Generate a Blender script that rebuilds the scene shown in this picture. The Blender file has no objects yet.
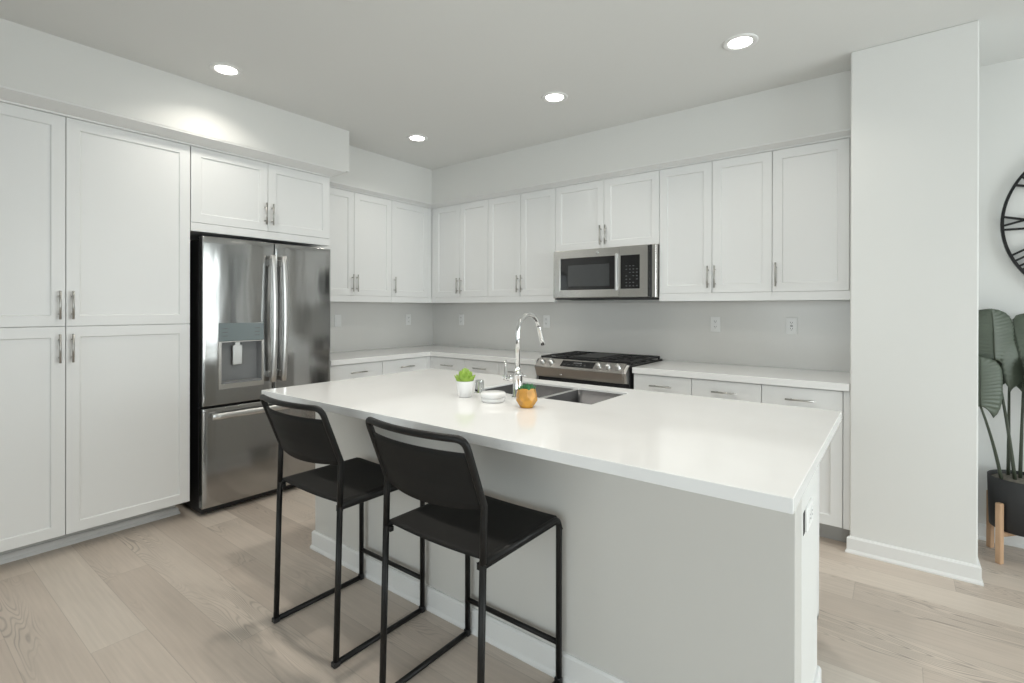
import bpy, bmesh, math, random
from mathutils import Vector, Matrix, noise
random.seed(7)
SC = bpy.context.scene
COL = SC.collection
PI = math.pi

# ------------------------------------------------------------------ camera
CAM = dict(loc=(4.16180, -3.93880, 1.32477), yaw=0.6509, pitch=-0.0011, roll=0.0019,
           f=502.5384, sx=3.157, sy=-32.5263)
cd = bpy.data.cameras.new('camera')
cam = bpy.data.objects.new('camera', cd)
COL.objects.link(cam)
cy_, sy_, cp_, sp_ = math.cos(CAM['yaw']), math.sin(CAM['yaw']), math.cos(CAM['pitch']), math.sin(CAM['pitch'])
fw = Vector((-sy_ * cp_, cy_ * cp_, sp_))
rt = Vector((cy_, sy_, 0))
up = rt.cross(fw)
cr_, sr_ = math.cos(CAM['roll']), math.sin(CAM['roll'])
rt, up = rt * cr_ + up * sr_, -rt * sr_ + up * cr_
M = Matrix((rt, up, -fw)).transposed().to_4x4()
M.translation = Vector(CAM['loc'])
cam.matrix_world = M
cd.sensor_width = 36
cd.lens = CAM['f'] / 1024 * 36
cd.shift_x = -CAM['sx'] / 1024
cd.shift_y = CAM['sy'] / 1024
cd.clip_start = 0.05
SC.camera = cam

# ------------------------------------------------------------------ room size, world, light, exposure
RX, RY, H = 7.6, -6.2, 2.725
vs = SC.view_settings
vs.view_transform = 'Standard'
vs.look = 'None'
vs.gamma = 1
vs.use_curve_mapping = False
vs.exposure = 0.0
w = bpy.data.worlds.new('world')
SC.world = w
w.use_nodes = True
w.node_tree.nodes['Background'].inputs[0].default_value = (0.88, 0.94, 1.0, 1)
w.node_tree.nodes['Background'].inputs[1].default_value = 1.6


def area(name, loc, rot, sx, sy, power, col):
    l = bpy.data.lights.new(name, 'AREA')
    l.shape = 'RECTANGLE'
    l.size, l.size_y = sx, sy
    l.energy = power
    l.color = col
    o = bpy.data.objects.new(name, l)
    COL.objects.link(o)
    o.location = loc
    o.rotation_euler = rot
    return o


# daylight entering through the three windows of the room
W_BACK = (5.75, 7.25, 0.10, 2.30)     # x0 x1 z0 z1 in the far wall, right of the clock
W_RIGHT = (-3.5, -0.5, 0.10, 2.35)    # y0 y1 z0 z1
W_FRONT = (2.0, 6.6, 0.10, 2.35)      # x0 x1 z0 z1 in the wall behind the photographer
TILT = math.radians(18)     # sky light comes in slanting down
DAY = (0.975, 0.98, 1.0)
area('daylight_far_window', (6.5, 0.45, 1.35), (-PI / 2 + TILT, 0, 0), 1.5, 2.2, 38, DAY)
area('daylight_side_window', (RX + 0.5, -2.0, 1.35), (0, PI / 2 - TILT, 0), 2.2, 3.0, 150, DAY)
area('daylight_rear_window', (4.3, RY - 0.5, 1.35), (PI / 2 - TILT, 0, 0), 4.6, 2.2, 72, DAY)
LAMP_POWER = 3.0         # the row along the cabinets
LAMP_POWER_ADDED = 6.8  # the two unseen lights added over the island to brighten its top


# ------------------------------------------------------------------ materials
MATS = {}


def mat(name, col, rough=0.5, metal=0.0, spec=0.5, coat=0.0, emit=None, estr=1.0, var=0.0, vscale=6.0,
        bump=0.0, bscale=60.0, stretch=None):
    m = bpy.data.materials.new(name)
    m.use_nodes = True
    nt = m.node_tree
    b = nt.nodes['Principled BSDF']
    b.inputs['Base Color'].default_value = (*col, 1)
    b.inputs['Roughness'].default_value = rough
    b.inputs['Metallic'].default_value = metal
    b.inputs['Specular IOR Level'].default_value = spec
    b.inputs['Coat Weight'].default_value = coat
    if emit:
        b.inputs['Emission Color'].default_value = (*emit, 1)
        b.inputs['Emission Strength'].default_value = estr
    tc = nt.nodes.new('ShaderNodeTexCoord')
    mp = nt.nodes.new('ShaderNodeMapping')
    nt.links.new(tc.outputs['Object'], mp.inputs[0])
    if stretch:
        mp.inputs['Scale'].default_value = stretch
    if var:
        n = nt.nodes.new('ShaderNodeTexNoise')
        n.inputs['Scale'].default_value = vscale
        n.inputs['Detail'].default_value = 4
        nt.links.new(mp.outputs[0], n.inputs['Vector'])
        mx = nt.nodes.new('ShaderNodeMix')
        mx.data_type = 'RGBA'
        mx.inputs['A'].default_value = (*[max(0, c * (1 - var)) for c in col], 1)
        mx.inputs['B'].default_value = (*[min(1, c * (1 + var)) for c in col], 1)
        nt.links.new(n.outputs['Fac'], mx.inputs['Factor'])
        nt.links.new(mx.outputs['Result'], b.inputs['Base Color'])
    if bump:
        n2 = nt.nodes.new('ShaderNodeTexNoise')
        n2.inputs['Scale'].default_value = bscale
        n2.inputs['Detail'].default_value = 3
        nt.links.new(mp.outputs[0], n2.inputs['Vector'])
        bp = nt.nodes.new('ShaderNodeBump')
        bp.inputs['Strength'].default_value = bump
        bp.inputs['Distance'].default_value = 0.01
        nt.links.new(n2.outputs['Fac'], bp.inputs['Height'])
        nt.links.new(bp.outputs['Normal'], b.inputs['Normal'])
    MATS[name] = m
    return m


WALL = mat('wall_paint', (0.74, 0.74, 0.72), 0.6, spec=0.3, bump=0.02, bscale=220)
CEIL = mat('ceiling_paint', (0.745, 0.75, 0.735), 0.85, spec=0.2, bump=0.02, bscale=200)
ISLE_SHADED = mat('shaded_wall_paint', (0.62, 0.61, 0.58), 0.55, spec=0.3, bump=0.02, bscale=220)  # wall paint toned darker and warmer, putting shade into the island's front
TRIM = mat('trim_paint', (0.78, 0.78, 0.77), 0.4, var=0.01)
CAB = mat('cabinet_paint', (0.81, 0.815, 0.81), 0.38, spec=0.4, var=0.008, vscale=3)
CABIN = mat('cabinet_carcass', (0.70, 0.70, 0.69), 0.45, var=0.01)
QUARTZ = mat('white_quartz', (0.85, 0.85, 0.845), 0.10, spec=0.5, var=0.03, vscale=7)
SPLASH = mat('backsplash_quartz', (0.78, 0.77, 0.745), 0.22, spec=0.5, var=0.035, vscale=2.2)
STEEL = mat('brushed_steel', (0.62, 0.605, 0.58), 0.25, 1.0, var=0.06, vscale=8, stretch=(1, 1, 0.05))
FSTEEL = mat('fridge_steel', (0.40, 0.40, 0.395), 0.13, 1.0, bump=0.6, bscale=1.6, stretch=(1, 2.4, 0.4))
FSTEEL2 = mat('range_steel', (0.40, 0.385, 0.37), 0.28, 1.0, var=0.08, vscale=8, stretch=(0.05, 1, 1))
SINKM = mat('sink_steel', (0.12, 0.12, 0.123), 0.40, 1.0, var=0.08, vscale=30)
CHROME = mat('chrome', (0.78, 0.78, 0.78), 0.06, 1.0, var=0.02)
NICKEL = mat('satin_nickel', (0.50, 0.49, 0.47), 0.3, 1.0, var=0.03, vscale=30)
HSTEEL = mat('polished_handle_steel', (0.70, 0.70, 0.69), 0.34, 1.0, var=0.03, stretch=(1, 1, 0.1))
BLACKM = mat('black_powder_coat', (0.008, 0.0078, 0.0075), 0.45, spec=0.3, var=0.2, vscale=40, bump=0.03, bscale=400)
SLING = mat('black_mesh_fabric', (0.013, 0.0126, 0.012), 0.65, spec=0.2, var=0.25, vscale=300, bump=0.08, bscale=900)
GRATE = mat('cast_iron', (0.018, 0.018, 0.019), 0.5, var=0.3, vscale=60, bump=0.1, bscale=300)
GLOSSB = mat('black_glass', (0.012, 0.012, 0.013), 0.06, spec=0.6, var=0.1)
DOORGLASS = mat('oven_window_glass', (0.045, 0.048, 0.05), 0.09, spec=0.7, var=0.1)
DARK = mat('dark_plastic', (0.012, 0.012, 0.013), 0.5, var=0.2)
GREYP = mat('grey_plastic', (0.22, 0.225, 0.23), 0.4, var=0.05)
DISP = mat('dispenser_panel_glass', (0.20, 0.24, 0.25), 0.12, spec=0.6, var=0.05)
WHITEP = mat('white_plastic', (0.90, 0.90, 0.89), 0.3, var=0.01)
CERAM = mat('white_ceramic', (0.90, 0.90, 0.90), 0.18, spec=0.5, var=0.01)
ORANGE = mat('amber_glazed_pot', (0.72, 0.27, 0.04), 0.25, var=0.85, vscale=22)
GREEN1 = mat('lime_succulent', (0.27, 0.42, 0.06), 0.45, var=0.35, vscale=60)
GREEN2 = mat('dark_succulent', (0.035, 0.17, 0.06), 0.5, var=0.4, vscale=90)
STEMG = mat('plant_stem', (0.045, 0.055, 0.035), 0.5, var=0.3, vscale=30)
LEAFD = mat('leaf_green', (0.085, 0.104, 0.076), 0.5, var=0.2, vscale=14)
POTB = mat('matte_black_pot', (0.017, 0.017, 0.018), 0.55, var=0.1, bump=0.05, bscale=300)
SOIL = mat('soil', (0.16, 0.145, 0.12), 0.9, var=0.7, vscale=60, bump=0.6, bscale=60)
WOOD = mat('stand_wood', (0.52, 0.33, 0.20), 0.5, var=0.2, vscale=10, stretch=(6, 6, 0.8))
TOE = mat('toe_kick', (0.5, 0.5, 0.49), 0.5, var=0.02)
LENS = mat('lamp_lens', (1, 1, 1), 0.4, emit=(1.0, 0.97, 0.90), estr=14)
TEXTG = mat('printed_marks', (0.12, 0.125, 0.13), 0.5, var=0.05)
ALUM = mat('window_frame_paint', (0.75, 0.75, 0.75), 0.4, var=0.01)


def glass_mat():
    m = bpy.data.materials.new('window_glass')
    m.use_nodes = True
    nt = m.node_tree
    nt.nodes.remove(nt.nodes['Principled BSDF'])
    t = nt.nodes.new('ShaderNodeBsdfTransparent')
    t.inputs[0].default_value = (0.93, 0.96, 0.95, 1)
    g = nt.nodes.new('ShaderNodeBsdfGlossy')
    g.inputs['Roughness'].default_value = 0.02
    fr = nt.nodes.new('ShaderNodeFresnel')
    mx = nt.nodes.new('ShaderNodeMixShader')
    nt.links.new(fr.outputs[0], mx.inputs[0])
    nt.links.new(t.outputs[0], mx.inputs[1])
    nt.links.new(g.outputs[0], mx.inputs[2])
    nt.links.new(mx.outputs[0], nt.nodes['Material Output'].inputs[0])
    return m


GLASS = glass_mat()


def floor_mat():
    m = bpy.data.materials.new('oak_planks')
    m.use_nodes = True
    nt = m.node_tree
    N, Lk = nt.nodes, nt.links
    b = N['Principled BSDF']
    tc = N.new('ShaderNodeTexCoord')
    sp = N.new('ShaderNodeSeparateXYZ')
    Lk.new(tc.outputs['Object'], sp.inputs[0])

    def math_(op, a, c=None, clamp=False):
        n = N.new('ShaderNodeMath')
        n.operation = op
        n.use_clamp = clamp
        for i, v in enumerate((a, c)):
            if v is None:
                continue
            if isinstance(v, (int, float)):
                n.inputs[i].default_value = v
            else:
                Lk.new(v, n.inputs[i])
        return n.outputs[0]
    W, L = 0.1845, 1.62
    ry = math_('DIVIDE', math_('ADD', sp.outputs['Y'], 3.393), W)
    row = math_('FLOOR', ry)
    fy = math_('FRACT', ry)
    shift = math_('FRACT', math_('ADD', math_('MULTIPLY', row, 0.382), 1.0 - (1.706 / L) % 1.0))
    rx = math_('ADD', math_('DIVIDE', sp.outputs['X'], L), shift)
    colm = math_('FLOOR', rx)
    fx = math_('FRACT', rx)
    rnd = math_('FRACT', math_('ADD', math_('ADD', math_('MULTIPLY', row, 0.414), math_('MULTIPLY', colm, 0.73)), 20.22))
    ramp = N.new('ShaderNodeValToRGB')
    ramp.color_ramp.elements[0].color = (0.530, 0.452, 0.388, 1)
    ramp.color_ramp.elements[1].color = (0.665, 0.590, 0.515, 1)
    e = ramp.color_ramp.elements.new(0.35)
    e.color = (0.570, 0.490, 0.422, 1)
    e = ramp.color_ramp.elements.new(0.7)
    e.color = (0.610, 0.530, 0.458, 1)
    Lk.new(rnd, ramp.inputs[0])

    def noise_(sx, sy, scale, detail, dist=0.0):
        c = N.new('ShaderNodeCombineXYZ')
        Lk.new(math_('ADD', math_('MULTIPLY', sp.outputs['X'], sx), math_('MULTIPLY', rnd, 37.0)), c.inputs[0])
        Lk.new(math_('MULTIPLY', sp.outputs['Y'], sy), c.inputs[1])
        Lk.new(math_('MULTIPLY', rnd, 91.0), c.inputs[2])
        n = N.new('ShaderNodeTexNoise')
        n.inputs['Scale'].default_value = scale
        n.inputs['Detail'].default_value = detail
        n.inputs['Distortion'].default_value = dist
        Lk.new(c.outputs[0], n.inputs['Vector'])
        return n.outputs['Fac']
    fine = noise_(1.6, 38.0, 2.2, 6)
    ringn = noise_(0.55, 4.6, 1.7, 1.5, 0.25)
    rings = math_('PINGPONG', math_('MULTIPLY', ringn, 46.0), 0.5)
    line = math_('SUBTRACT', 1.0, math_('MULTIPLY', rings, 4.0), clamp=True)
    mask = math_('MULTIPLY', math_('SUBTRACT', noise_(0.8, 2.4, 1.3, 2), 0.48, clamp=True), 5.0, clamp=True)
    cath = math_('MULTIPLY', math_('MULTIPLY', line, mask), math_('ADD', 0.25, fine))
    blot = noise_(1.0, 2.5, 1.5, 3)
    vk = N.new('ShaderNodeTexVoronoi')
    vk.inputs['Scale'].default_value = 2.1
    cvk = N.new('ShaderNodeCombineXYZ')
    Lk.new(math_('MULTIPLY', sp.outputs['X'], 0.7), cvk.inputs[0])
    Lk.new(math_('MULTIPLY', sp.outputs['Y'], 1.5), cvk.inputs[1])
    Lk.new(cvk.outputs[0], vk.inputs['Vector'])
    knot = math_('SUBTRACT', 1.0, math_('MULTIPLY', vk.outputs['Distance'], 42.0), clamp=True)
    val = math_('ADD', 0.86, math_('MULTIPLY', fine, 0.26))
    val = math_('ADD', val, math_('MULTIPLY', math_('SUBTRACT', blot, 0.5), 0.32))
    val = math_('SUBTRACT', val, math_('MULTIPLY', cath, 0.62))
    val = math_('SUBTRACT', val, math_('MULTIPLY', knot, 0.55))
    # seams
    sy2 = math_('MINIMUM', fy, math_('SUBTRACT', 1.0, fy))
    s1 = math_('LESS_THAN', sy2, 0.0075)
    sx2 = math_('MINIMUM', fx, math_('SUBTRACT', 1.0, fx))
    s2 = math_('LESS_THAN', sx2, 0.0009)
    seam = math_('MAXIMUM', s1, s2)
    val = math_('MULTIPLY', val, math_('SUBTRACT', 1.0, math_('MULTIPLY', seam, 0.18)))
    mul = N.new('ShaderNodeVectorMath')
    mul.operation = 'SCALE'
    Lk.new(ramp.outputs[0], mul.inputs[0])
    Lk.new(val, mul.inputs['Scale'])
    Lk.new(mul.outputs[0], b.inputs['Base Color'])
    b.inputs['Roughness'].default_value = 0.42
    b.inputs['Specular IOR Level'].default_value = 0.35
    bp = N.new('ShaderNodeBump')
    bp.inputs['Strength'].default_value = 0.12
    bp.inputs['Distance'].default_value = 0.004
    Lk.new(math_('SUBTRACT', fine, math_('MULTIPLY', seam, 1.5)), bp.inputs['Height'])
    Lk.new(bp.outputs['Normal'], b.inputs['Normal'])
    return m


OAK = floor_mat()


def leaf_mat():
    m = MATS['leaf_green']
    return m


# ------------------------------------------------------------------ mesh helpers
def wloc(o):
    v = Vector((0, 0, 0))
    while o is not None:
        v += o.location
        o = o.parent
    return v


def tag(o, label=None, cat=None, group=None, kind=None):
    if label:
        o['label'] = label
    if cat:
        o['category'] = cat
    if group:
        o['group'] = group
    if kind:
        o['kind'] = kind
    return o


def build(name, bm, m, parent=None, origin=None):
    """bm holds world coordinates; the object sits at origin (or at its parent's)."""
    me = bpy.data.meshes.new(name)
    o = bpy.data.objects.new(name, me)
    COL.objects.link(o)
    if parent is not None:
        o.parent = parent
        off = wloc(parent)
        o.location = (0, 0, 0)
    else:
        off = Vector(origin) if origin is not None else Vector((0, 0, 0))
        o.location = off
    bmesh.ops.translate(bm, verts=bm.verts, vec=-off)
    bmesh.ops.recalc_face_normals(bm, faces=bm.faces)
    bm.to_mesh(me)
    bm.free()
    me.materials.append(m)
    return o


def root(name, loc, label, cat, group=None):
    o = bpy.data.objects.new(name, None)
    COL.objects.link(o)
    o.empty_display_size = 0.1
    o.location = loc
    return tag(o, label, cat, group)


def BM():
    return bmesh.new()


def box(bm, x0, x1, y0, y1, z0, z1, bev=0.0, seg=1):
    t = bmesh.new()
    bmesh.ops.create_cube(t, size=1)
    for v in t.verts:
        v.co = Vector(((x0 + x1) / 2 + v.co.x * (x1 - x0), (y0 + y1) / 2 + v.co.y * (y1 - y0), (z0 + z1) / 2 + v.co.z * (z1 - z0)))
    if bev:
        bmesh.ops.bevel(t, geom=list(t.edges), offset=bev, segments=seg, affect='EDGES', profile=0.5)
    join(bm, t)
    return bm


def join(bm, t, smooth=None):
    me = bpy.data.meshes.new('tmp')
    t.to_mesh(me)
    t.free()
    bm.from_mesh(me)
    bpy.data.meshes.remove(me)


def loft(bm, rings, closed=True, caps=True, smooth=True):
    """rings: list of lists of points, equal length."""
    vr = [[bm.verts.new(p) for p in r] for r in rings]
    n = len(vr[0])
    for a, b in zip(vr, vr[1:]):
        for i in range(n if closed else n - 1):
            j = (i + 1) % n
            try:
                f = bm.faces.new((a[i], a[j], b[j], b[i]))
                f.smooth = smooth
            except ValueError:
                pass
    if caps and closed:
        for r in (vr[0], vr[-1]):
            try:
                bm.faces.new(r)
            except ValueError:
                pass
    return vr


def tube(bm, pts, r, seg=10, caps=True):
    pts = [Vector(p) for p in pts]
    rad = r if isinstance(r, (list, tuple)) else [r] * len(pts)
    rings = []
    t0 = (pts[1] - pts[0]).normalized()
    n = Vector((0, 0, 1)) if abs(t0.z) < 0.9 else Vector((1, 0, 0))
    n = (n - t0 * n.dot(t0)).normalized()
    for i, p in enumerate(pts):
        if i == 0:
            t = t0
        elif i == len(pts) - 1:
            t = (pts[i] - pts[i - 1]).normalized()
        else:
            t = ((pts[i] - pts[i - 1]).normalized() + (pts[i + 1] - pts[i]).normalized()).normalized()
        n = (n - t * n.dot(t)).normalized()
        bnm = t.cross(n)
        k = rad[i]
        rings.append([p + (n * math.cos(2 * PI * j / seg) + bnm * math.sin(2 * PI * j / seg)) * k for j in range(seg)])
    loft(bm, rings, caps=caps)
    return bm


def fillet(pts, r, n=6):
    """round the inner corners of a polyline."""
    pts = [Vector(p) for p in pts]
    out = [pts[0]]
    for a, b, c in zip(pts, pts[1:], pts[2:]):
        u, v = (a - b), (c - b)
        d = min(r, u.length * 0.49, v.length * 0.49)
        p, q = b + u.normalized() * d, b + v.normalized() * d
        for i in range(n + 1):
            t = i / n
            out.append(p * (1 - t) ** 2 + b * 2 * t * (1 - t) + q * t ** 2)
    out.append(pts[-1])
    return out


def lathe(bm, c, prof, seg=28, smooth=True, axis='z', sharp=False):
    """prof: (radius, height) pairs around a vertical (or -y) axis through c."""
    rings = []
    for r, h in prof:
        r = max(r, 1e-4)
        ring = []
        for j in range(seg):
            a = 2 * PI * j / seg
            if axis == 'z':
                ring.append(Vector((c[0] + r * math.cos(a), c[1] + r * math.sin(a), c[2] + h)))
            elif axis == 'y':
                ring.append(Vector((c[0] + r * math.cos(a), c[1] - h, c[2] + r * math.sin(a))))
            else:
                ring.append(Vector((c[0] + h, c[1] + r * math.cos(a), c[2] + r * math.sin(a))))
        rings.append(ring)
    loft(bm, rings, smooth=smooth)
    return bm


def prism_x(bm, prof, x0, x1, smooth=False):
    """prof: (y, z) points, extruded along x."""
    loft(bm, [[Vector((x0, p[0], p[1])) for p in prof], [Vector((x1, p[0], p[1])) for p in prof]], smooth=smooth)
    return bm


def prism_y(bm, prof, y0, y1, smooth=False):
    loft(bm, [[Vector((p[0], y0, p[1])) for p in prof], [Vector((p[0], y1, p[1])) for p in prof]], smooth=smooth)
    return bm


# a face frame: BACK faces -y (a = x), LEFT faces +x (a = y), FAR faces +y (a = x)
def fpt(side, a, z, plane, d):
    if side == 'BACK':
        return Vector((a, plane - d, z))
    if side == 'LEFT':
        return Vector((plane + d, a, z))
    return Vector((a, plane + d, z))


def front(bm, side, plane, a0, a1, z0, z1, t=0.019, frame=0.056, rec=0.008, slab=False):
    """a cabinet front standing proud of plane by t; shaker recess unless slab."""
    if slab:
        spec = [(0, 0), (0, t - 0.0015), (0.0015, t)]
    else:
        spec = [(0, 0), (0, t - 0.0015), (0.0015, t), (frame, t), (frame + 0.005, t - rec), (frame + 0.012, t - rec)]
    rings = []
    for ins, d in spec:
        rings.append([fpt(side, a0 + ins, z0 + ins, plane, d), fpt(side, a1 - ins, z0 + ins, plane, d),
                      fpt(side, a1 - ins, z1 - ins, plane, d), fpt(side, a0 + ins, z1 - ins, plane, d)])
    loft(bm, rings, smooth=False)
    return bm


def bar_pull(bm, side, plane, a, z, length=0.152, vertical=True, r=0.0055, off=0.032):
    h = length / 2
    if vertical:
        tube(bm, [fpt(side, a, z - h, plane, off), fpt(side, a, z + h, plane, off)], r, 10)
        for s in (-0.63, 0.63):
            tube(bm, [fpt(side, a, z + s * h, plane, -0.001), fpt(side, a, z + s * h, plane, off)], r * 0.8, 8)
    else:
        tube(bm, [fpt(side, a - h, z, plane, off), fpt(side, a + h, z, plane, off)], r, 10)
        for s in (-0.63, 0.63):
            tube(bm, [fpt(side, a + s * h, z, plane, -0.001), fpt(side, a + s * h, z, plane, off)], r * 0.8, 8)
    return bm


G = 0.0016   # half gap between fronts


def add_door(par, side, plane, a0, a1, z0, z1, ha=None, hz=None, slab=False, name='door', horiz=False):
    d = build(name, front(BM(), side, plane, a0 + G, a1 - G, z0 + G, z1 - G, slab=slab), CAB, par)
    if ha is not None:
        build('handle', bar_pull(BM(), side, plane + (0 if side == 'X' else 0), ha, hz, vertical=not horiz,
                                 off=0.019 + 0.030), NICKEL, d)
    return d


def holed_plate(bm, pt, a0, a1, b0, b1, h, d0, d1):
    """plate a0..a1 x b0..b1 with a rectangular hole h=(a0,a1,b0,b1) between depths d0 and d1."""
    def ring(A0, A1, B0, B1, d):
        return [pt(A0, B0, d), pt(A1, B0, d), pt(A1, B1, d), pt(A0, B1, d)]
    loop = [ring(a0, a1, b0, b1, d0), ring(a0, a1, b0, b1, d1), ring(*h, d1), ring(*h, d0), ring(a0, a1, b0, b1, d0)]
    vr = [[bm.verts.new(p) for p in r] for r in loop[:4]]
    vr.append(vr[0])
    for p, q in zip(vr, vr[1:]):
        for i in range(4):
            j = (i + 1) % 4
            bm.faces.new((p[i], p[j], q[j], q[i]))
    return bm


def struct(name, bm, m, parent=None):
    o = build(name, bm, m, parent)
    if parent is None:
        o['kind'] = 'structure'
    return o


# ------------------------------------------------------------------ room shell
struct('floor', box(BM(), -0.15, RX + 0.15, RY - 0.15, 0.15, -0.12, 0.0), OAK)
struct('ceiling', box(BM(), -0.15, RX + 0.15, RY - 0.15, 0.15, H, H + 0.12), CEIL)
struct('wall_left', box(BM(), -0.15, 0.0, RY - 0.15, 0.15, 0, H), WALL)


def wall_with_window(name, axis, c0, c1, a0, a1, win):
    bm = BM()
    w0, w1, z0, z1 = win
    if axis == 'y':
        def pt(a, b, d):
            return Vector((a, d, b))
    else:
        def pt(a, b, d):
            return Vector((d, a, b))
    holed_plate(bm, pt, a0, a1, 0, H, (w0, w1, z0, z1), c0, c1)
    return struct(name, bm, WALL)


wall_with_window('wall_back', 'y', 0.0, 0.15, 0.0, RX, W_BACK)
wall_with_window('wall_right', 'x', RX, RX + 0.15, RY - 0.15, 0.15, W_RIGHT)
wall_with_window('wall_front', 'y', RY - 0.15, RY, 0.0, RX, W_FRONT)


def window(idx, axis, c, win, panes):
    w0, w1, z0, z1 = win
    if axis == 'y':
        def pt(a, b, d):
            return Vector((a, d, b))
    else:
        def pt(a, b, d):
            return Vector((d, a, b))
    o = struct('window_%d' % idx, holed_plate(BM(), pt, w0, w1, z0, z1, (w0 + 0.06, w1 - 0.06, z0 + 0.06, z1 - 0.06), c - 0.03, c + 0.03), ALUM)
    for k in range(1, panes):
        a = w0 + (w1 - w0) * k / panes
        b = BM()
        p, q = pt(a - 0.035, z0 + 0.06, c - 0.025), pt(a + 0.035, z1 - 0.06, c + 0.025)
        box(b, min(p.x, q.x), max(p.x, q.x), min(p.y, q.y), max(p.y, q.y), p.z, q.z)
        build('mullion', b, ALUM, o)
    b = BM()
    p, q = pt(w0 + 0.06, z0 + 0.06, c - 0.003), pt(w1 - 0.06, z1 - 0.06, c + 0.003)
    box(b, min(p.x, q.x), max(p.x, q.x), min(p.y, q.y), max(p.y, q.y), p.z, q.z)
    build('pane', b, GLASS, o)


window(1, 'y', 0.09, W_BACK, 2)
window(2, 'x', RX + 0.09, W_RIGHT, 3)
window(3, 'y', RY - 0.09, W_FRONT, 3)

# soffits over the cabinets, the wing wall beside the kitchen run
SU, ZSU = 0.405, 2.386     # soffit over the upper cabinets: front face, underside
SP, ZSP = 0.705, 2.402     # soffit over the pantry and refrigerator
bm = BM()
box(bm, 0.0, SP, RY, -1.570, ZSP, H)
struct('wall_soffit_left', bm, WALL)
bm = BM()
prof = [(0.0, -1.5695), (SU, -1.5695), (SU, -SU), (3.9545, -SU), (3.9545, 0.0), (0.0, 0.0)]
loft(bm, [[Vector((p[0], p[1], ZSU)) for p in prof], [Vector((p[0], p[1], H)) for p in prof]], smooth=False)
struct('wall_soffit_back', bm, WALL)
XC0, XC1, YCF = 3.955, 4.472, -0.65
struct('wall_wing', box(BM(), XC0, XC1, YCF, 0.0, 0, H, 0.006, 2), WALL)


def baseboard_profile(h=0.088, t=0.013, shoe=0.020):
    return [(0, 0), (shoe, 0), (shoe, 0.008), (shoe - 0.004, 0.016), (t, 0.020), (t, h - 0.010), (t - 0.006, h - 0.001), (0, h)]


def baseboard(bm, p0, p1, out, e0=0.0, e1=0.0, h=0.088):
    """run from p0 to p1 with outward direction out; e0/e1 = 1 for an outer mitre, -1 for an inner one."""
    p0, p1, out = Vector((*p0, 0)), Vector((*p1, 0)), Vector((*out, 0))
    d = (p1 - p0).normalized()
    r0 = [p0 + out * a - d * a * e0 + Vector((0, 0, z)) for a, z in baseboard_profile(h)]
    r1 = [p1 + out * a + d * a * e1 + Vector((0, 0, z)) for a, z in baseboard_profile(h)]
    loft(bm, [r0, r1], smooth=False)


bm = BM()
baseboard(bm, (XC0, YCF), (XC1, YCF), (0, -1), 1, 1)
baseboard(bm, (XC1, YCF), (XC1, 0.0), (1, 0), 1, -1)
struct('baseboard_wing', bm, TRIM)
bm = BM()
baseboard(bm, (XC1, 0), (W_BACK[0] - 0.05, 0), (0, -1), -1, 0)
struct('baseboard_back', bm, TRIM)
bm = BM()
baseboard(bm, (RX, 0), (RX, RY), (-1, 0), 0, 0)
struct('baseboard_right', bm, TRIM)

# crown mouldings under the soffits
ZC0 = 2.346
FU, FP = 0.3506, 0.6175


def crown_prof(f, s, zt):
    # (distance from wall, z): f = door face, s = soffit face, zt = soffit underside
    return [(f - 0.05, ZC0 + 0.0005), (f - 0.004, ZC0 + 0.0005), (f + 0.003, ZC0 + 0.003), (f + 0.004, ZC0 + 0.011), (s - 0.012, zt - 0.013), (s - 0.003, zt - 0.010), (s - 0.003, zt), (f - 0.05, zt)]


bm = BM()
pr = crown_prof(FU, SU, ZSU)
loft(bm, [[Vector((a, -1.686, z)) for a, z in pr], [Vector((a, -a, z)) for a, z in pr], [Vector((3.954, -a, z)) for a, z in pr]], smooth=False)
struct('trim_1', bm, TRIM)
bm = BM()
pr = crown_prof(FP, SP, ZSP)
loft(bm, [[Vector((a, RY, z)) for a, z in pr], [Vector((a, -1.686 + (a - FP), z)) for a, z in pr],
          [Vector((FU - 0.03, -1.686 + (a - FP), z)) for a, z in pr]], smooth=False)
struct('trim_2', bm, TRIM)

# backsplash slabs
bm = BM()
box(bm, 0.012, 3.954, -0.012, 0.0, 0.9145, 1.379)
struct('wall_backsplash', bm, SPLASH)
bm = BM()
box(bm, 0.0, 0.012, -1.69, 0.0, 0.9145, 1.379)
struct('wall_backsplash_left', bm, SPLASH)

# ------------------------------------------------------------------ upper cabinets
ZR, ZD, ZT = 1.379, 1.434, 2.346


def upper_back(x0, x1, doors, label, z0=ZD, rail=True, left_fill=0.0):
    t = root('wall_cabinet', ((x0 + x1) / 2, 0, z0), label, 'cabinet', 'white wall cabinets')
    build('body', box(BM(), x0 + 0.0005, x1 - 0.0005, -(FU - 0.0195), -0.001, z0, ZT - 0.0005), CABIN, t)
    for a0, a1, ha, hz in doors:
        add_door(t, 'BACK', -(FU - 0.019), a0, a1, z0, ZT, ha, hz)
    if left_fill:
        build('filler', box(BM(), x0 + 0.001, x0 + left_fill - 0.001, -FU + 0.002, -(FU - 0.019), z0, ZT - 0.001), CAB, t)
    if rail:
        build('light_rail', box(BM(), x0 + 0.0002, x1 - 0.0002, -FU, -FU + 0.03, ZR, z0, 0.001), CAB, t)
        build('bottom_panel', box(BM(), x0 + 0.0005, x1 - 0.0005, -FU + 0.03, -0.013, z0 - 0.03, z0), CABIN, t)
    return t


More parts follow.
